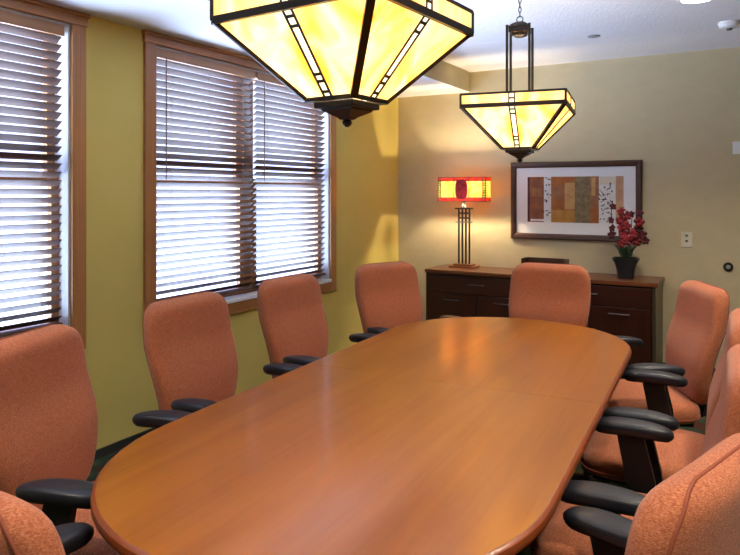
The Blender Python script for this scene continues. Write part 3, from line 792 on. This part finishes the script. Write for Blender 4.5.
# ------------------------------------------------------------------ pendants
def pendant(x, y, rz, zr, label, power):
    """zr: height of the rim's lower edge"""
    t = thing('pendant_lamp', label, 'pendant lamp', (x, y, CEIL), rz, 'art glass pendants above the table')
    R0 = zr - CEIL                  # rim bottom in local z
    hs = 0.250; bh = 0.058; drop = 0.200; hb = 0.078
    zb = R0 - drop
    cor = [(-1, -1), (1, -1), (1, 1), (-1, 1)]
    bm = new()
    for i in range(4):
        a, b = cor[i], cor[(i + 1) % 4]
        n = Vector(((a[0] + b[0]) / 2, (a[1] + b[1]) / 2, 0))
        A0 = Vector((a[0] * hs, a[1] * hs, R0)); B0 = Vector((b[0] * hs, b[1] * hs, R0))
        A1 = A0 + Vector((0, 0, bh)); B1 = B0 + Vector((0, 0, bh))
        A2 = Vector((a[0] * hb, a[1] * hb, zb)); B2 = Vector((b[0] * hb, b[1] * hb, zb))
        bar(bm, A0, B0, 0.012, 0.020); bar(bm, A1, B1, 0.010, 0.010); bar(bm, A2, B2, 0.012)
        bar(bm, A0, A1, 0.010, 0.010); bar(bm, A0, A2, 0.020, 0.011, up=(a[0], a[1], 0.6))
        m0 = (A0 + B0) / 2; m2 = (A2 + B2) / 2; d = (B0 - A0).normalized()
        w0, w2 = 0.0135, 0.0115
        fn = (m2 - m0).cross(d).normalized()
        for q in (-1, 1):
            bar(bm, m0 + d * q * w0, m2 + d * q * w2, 0.006, 0.008, up=fn)
            bar(bm, m0 + d * q * w0, m0 + d * q * w0 + Vector((0, 0, bh)), 0.006, 0.008, up=fn)
        for f_ in (0.10, 0.20, 0.235, 0.72, 0.80, 0.83, 0.92):
            if f_ in (0.235, 0.83): continue
            c = m0.lerp(m2, f_); bar(bm, c - d * 0.0125, c + d * 0.0125, 0.008, 0.007, up=fn)
        bar(bm, m0 + Vector((0, 0, bh * 0.52)) - d * 0.0125, m0 + Vector((0, 0, bh * 0.52)) + d * 0.0125, 0.008, 0.007, up=fn)
    obj('frame', bm, M['bronze'], t)
    for i in range(4):
        a, b = cor[i], cor[(i + 1) % 4]
        A0 = Vector((a[0] * hs, a[1] * hs, R0)); B0 = Vector((b[0] * hs, b[1] * hs, R0))
        A2 = Vector((a[0] * hb, a[1] * hb, zb)); B2 = Vector((b[0] * hb, b[1] * hb, zb))
        m0 = (A0 + B0) / 2; m2 = (A2 + B2) / 2; d = (B0 - A0).normalized()
        fn = (B0 - A0).cross(A2 - A0).normalized() * 0.0015
        up = Vector((0, 0, bh))
        def sheet(pts, m, nm='glass_panel', nrm=fn):
            bm = new(); loft(bm, [[p - nrm for p in pts], [p + nrm for p in pts]]); obj(nm, bm, M[m], t)
        sheet([A0, m0 - d * 0.0135, m2 - d * 0.0115, A2], 'amber'); sheet([m0 + d * 0.0135, B0, B2, m2 + d * 0.0115], 'amber')
        sheet([m0 - d * 0.0133, m0 + d * 0.0133, m2 + d * 0.0113, m2 - d * 0.0113], 'cream', 'mosaic_strip')
        n2 = Vector(((a[0] + b[0]) / 2, (a[1] + b[1]) / 2, 0)) * 0.0015
        sheet([A0, m0 - d * 0.0135, m0 - d * 0.0135 + up, A0 + up], 'amber', 'rim_panel', n2)
        sheet([m0 + d * 0.0135, B0, B0 + up, m0 + d * 0.0135 + up], 'amber', 'rim_panel', n2)
        sheet([m0 - d * 0.0133, m0 + d * 0.0133, m0 + d * 0.0133 + up, m0 - d * 0.0133 + up], 'cream', 'mosaic_strip', n2)
    # base plate and finial
    bm = new()
    box(bm, -0.064, 0.064, -0.064, 0.064, zb - 0.022, zb - 0.004, 0.003)
    def sqr(h, z): return [Vector((-h, -h, z)), Vector((h, -h, z)), Vector((h, h, z)), Vector((-h, h, z))]
    loft(bm, [sqr(0.052, zb - 0.020), sqr(0.048, zb - 0.028), sqr(0.020, zb - 0.044), sqr(0.014, zb - 0.050)])
    obj('base_plate', bm, M['bronze'], t)
    bm = new(); lathe(bm, [(0.007, zb - 0.048), (0.013, zb - 0.054), (0.014, zb - 0.060), (0.009, zb - 0.067), (0.004, zb - 0.070)], seg=14); obj('finial', bm, M['bronze'], t, True)
    # four uprights, crown, chain, ceiling canopy
    zt = R0 + bh + 0.372
    for q in cor:
        bm = new(); bar(bm, (q[0] * 0.056, q[1] * 0.056, R0 + 0.012), (q[0] * 0.056, q[1] * 0.056, zt), 0.012); obj('upright', bm, M['bronze'], t)
    bm = new()
    for q in cor: bar(bm, (q[0] * 0.056, q[1] * 0.056, R0 + 0.016), (q[0] * hs * 0.99, q[1] * hs * 0.99, R0 + 0.016), 0.010)
    obj('spider', bm, M['bronze'], t)
    bm = new()
    box(bm, -0.050, 0.050, -0.050, 0.050, zt - 0.035, zt - 0.006, 0.003)
    loft(bm, [sqr(0.052, zt - 0.006), sqr(0.036, zt + 0.010), sqr(0.018, zt + 0.022)]); loft(bm, [sqr(0.014, zt - 0.056), sqr(0.030, zt - 0.048), sqr(0.034, zt - 0.035)])
    obj('crown', bm, M['bronze'], t)
    bm = new()
    tube(bm, [Vector((0.016 * math.cos(2 * PI * k / 16), 0, zt + 0.036 + 0.016 * math.sin(2 * PI * k / 16))) for k in range(16)], 0.003, 6, True)
    z = zt + 0.048; k = 0
    while z < -0.03:
        rot = Matrix.Rotation(PI / 2 * (k % 2) + PI / 2, 4, 'Z')
        tube(bm, [rot @ Vector((0.007 * math.cos(2 * PI * j / 12), 0, z + 0.014 + 0.015 * math.sin(2 * PI * j / 12))) for j in range(12)], 0.0022, 5, True)
        z += 0.024; k += 1
    obj('chain', bm, M['chain'], t, True, angle=0)
    bm = new(); lathe(bm, [(0.060, 0.0), (0.060, -0.008), (0.045, -0.020), (0.014, -0.028), (0.006, -0.032)]); obj('canopy', bm, M['bronze'], t, True)
    rm = Matrix.Rotation(rz, 3, 'Z')
    for q in ((0.07, 0.07), (-0.07, 0.07), (0.07, -0.07), (-0.07, -0.07)):
        v = rm @ Vector((q[0], q[1], 0))
        point('pendant_bulb_light', (x + v.x, y + v.y, zr - 0.055), power, (1.0, 0.88, 0.66), 0.03)
    # bulbs and sockets
    for q in ((0.07, 0.07), (-0.07, 0.07), (0.07, -0.07), (-0.07, -0.07)):
        bm = new(); tube(bm, [(q[0], q[1], R0 + 0.010), (q[0], q[1], R0 - 0.02)], 0.011, 10); obj('socket', bm, M['bronze'], t)
pendant(2.195, 1.54, math.radians(-4), 1.915, 'larger looking art glass pendant hanging over the near half of the table', 2.0)
pendant(2.10, 3.38, math.radians(8.5), 1.892, 'art glass pendant over the far table end, its rods and chain in view', 2.0)

# ------------------------------------------------------------------ daylight
wd = bpy.data.worlds.new('overcast_day_added_ground_glow'); S.world = wd; wd.use_nodes = True
nt = wd.node_tree; nt.nodes.clear(); L = nt.links.new
o = N(nt, 'ShaderNodeOutputWorld'); bg = N(nt, 'ShaderNodeBackground', Strength=16.5)
tc = N(nt, 'ShaderNodeTexCoord'); sp = N(nt, 'ShaderNodeSeparateXYZ'); mr = N(nt, 'ShaderNodeMapRange')
mr.inputs['From Min'].default_value = -1.0; mr.inputs['From Max'].default_value = 1.0
r = ramp(nt, [(0.0, (0.60, 0.74, 1.0)), (0.36, (0.56, 0.71, 1.0)), (0.42, (0.10, 0.12, 0.18)), (0.49, (0.068, 0.083, 0.128)), (0.53, (0.053, 0.06, 0.102)), (0.60, (0.046, 0.053, 0.102)), (1.0, (0.068, 0.09, 0.19))])  # strong blue glow below the horizon is added to brighten the ceiling
L(tc.outputs['Generated'], sp.inputs[0]); L(sp.outputs['Z'], mr.inputs['Value']); L(mr.outputs[0], r.inputs['Fac']); L(r.outputs['Color'], bg.inputs['Color']); L(bg.outputs[0], o.inputs['Surface'])

# sampling portals in the two window openings: they give no light themselves, they only steer sky sampling through the glass
for w in WIN:
    a, b = opening(w)
    l = bpy.data.lights.new('window_portal', 'AREA'); l.shape = 'RECTANGLE'; l.size = OZ1 - OZ0; l.size_y = b - a
    l.cycles.is_portal = True
    o_ = bpy.data.objects.new('window_portal', l); C.objects.link(o_)
    o_.location = (-0.158, (a + b) / 2, (OZ0 + OZ1) / 2); o_.rotation_euler = (0, -PI / 2, 0)

# ------------------------------------------------------------------ camera
cam = bpy.data.cameras.new('camera'); co = bpy.data.objects.new('camera', cam); C.objects.link(co)
cam.sensor_width = 36; cam.lens = 671 / 740 * 36; cam.shift_y = -(277.5 - 192) / 740; cam.clip_start = 0.05
co.location = (3.15, 0, 1.47); co.rotation_euler = (PI / 2, 0, math.atan(385 / 671))
S.camera = co
S.view_settings.view_transform = 'Standard'; S.view_settings.look = 'None'; S.view_settings.gamma = 1; S.view_settings.exposure = 1.35
S.cycles.max_bounces = 10; S.cycles.diffuse_bounces = 5; S.cycles.transparent_max_bounces = 12; S.cycles.use_denoising = True; S.cycles.use_adaptive_sampling = False; S.cycles.denoising_prefilter = 'ACCURATE'
S.cycles.sample_clamp_indirect = 4
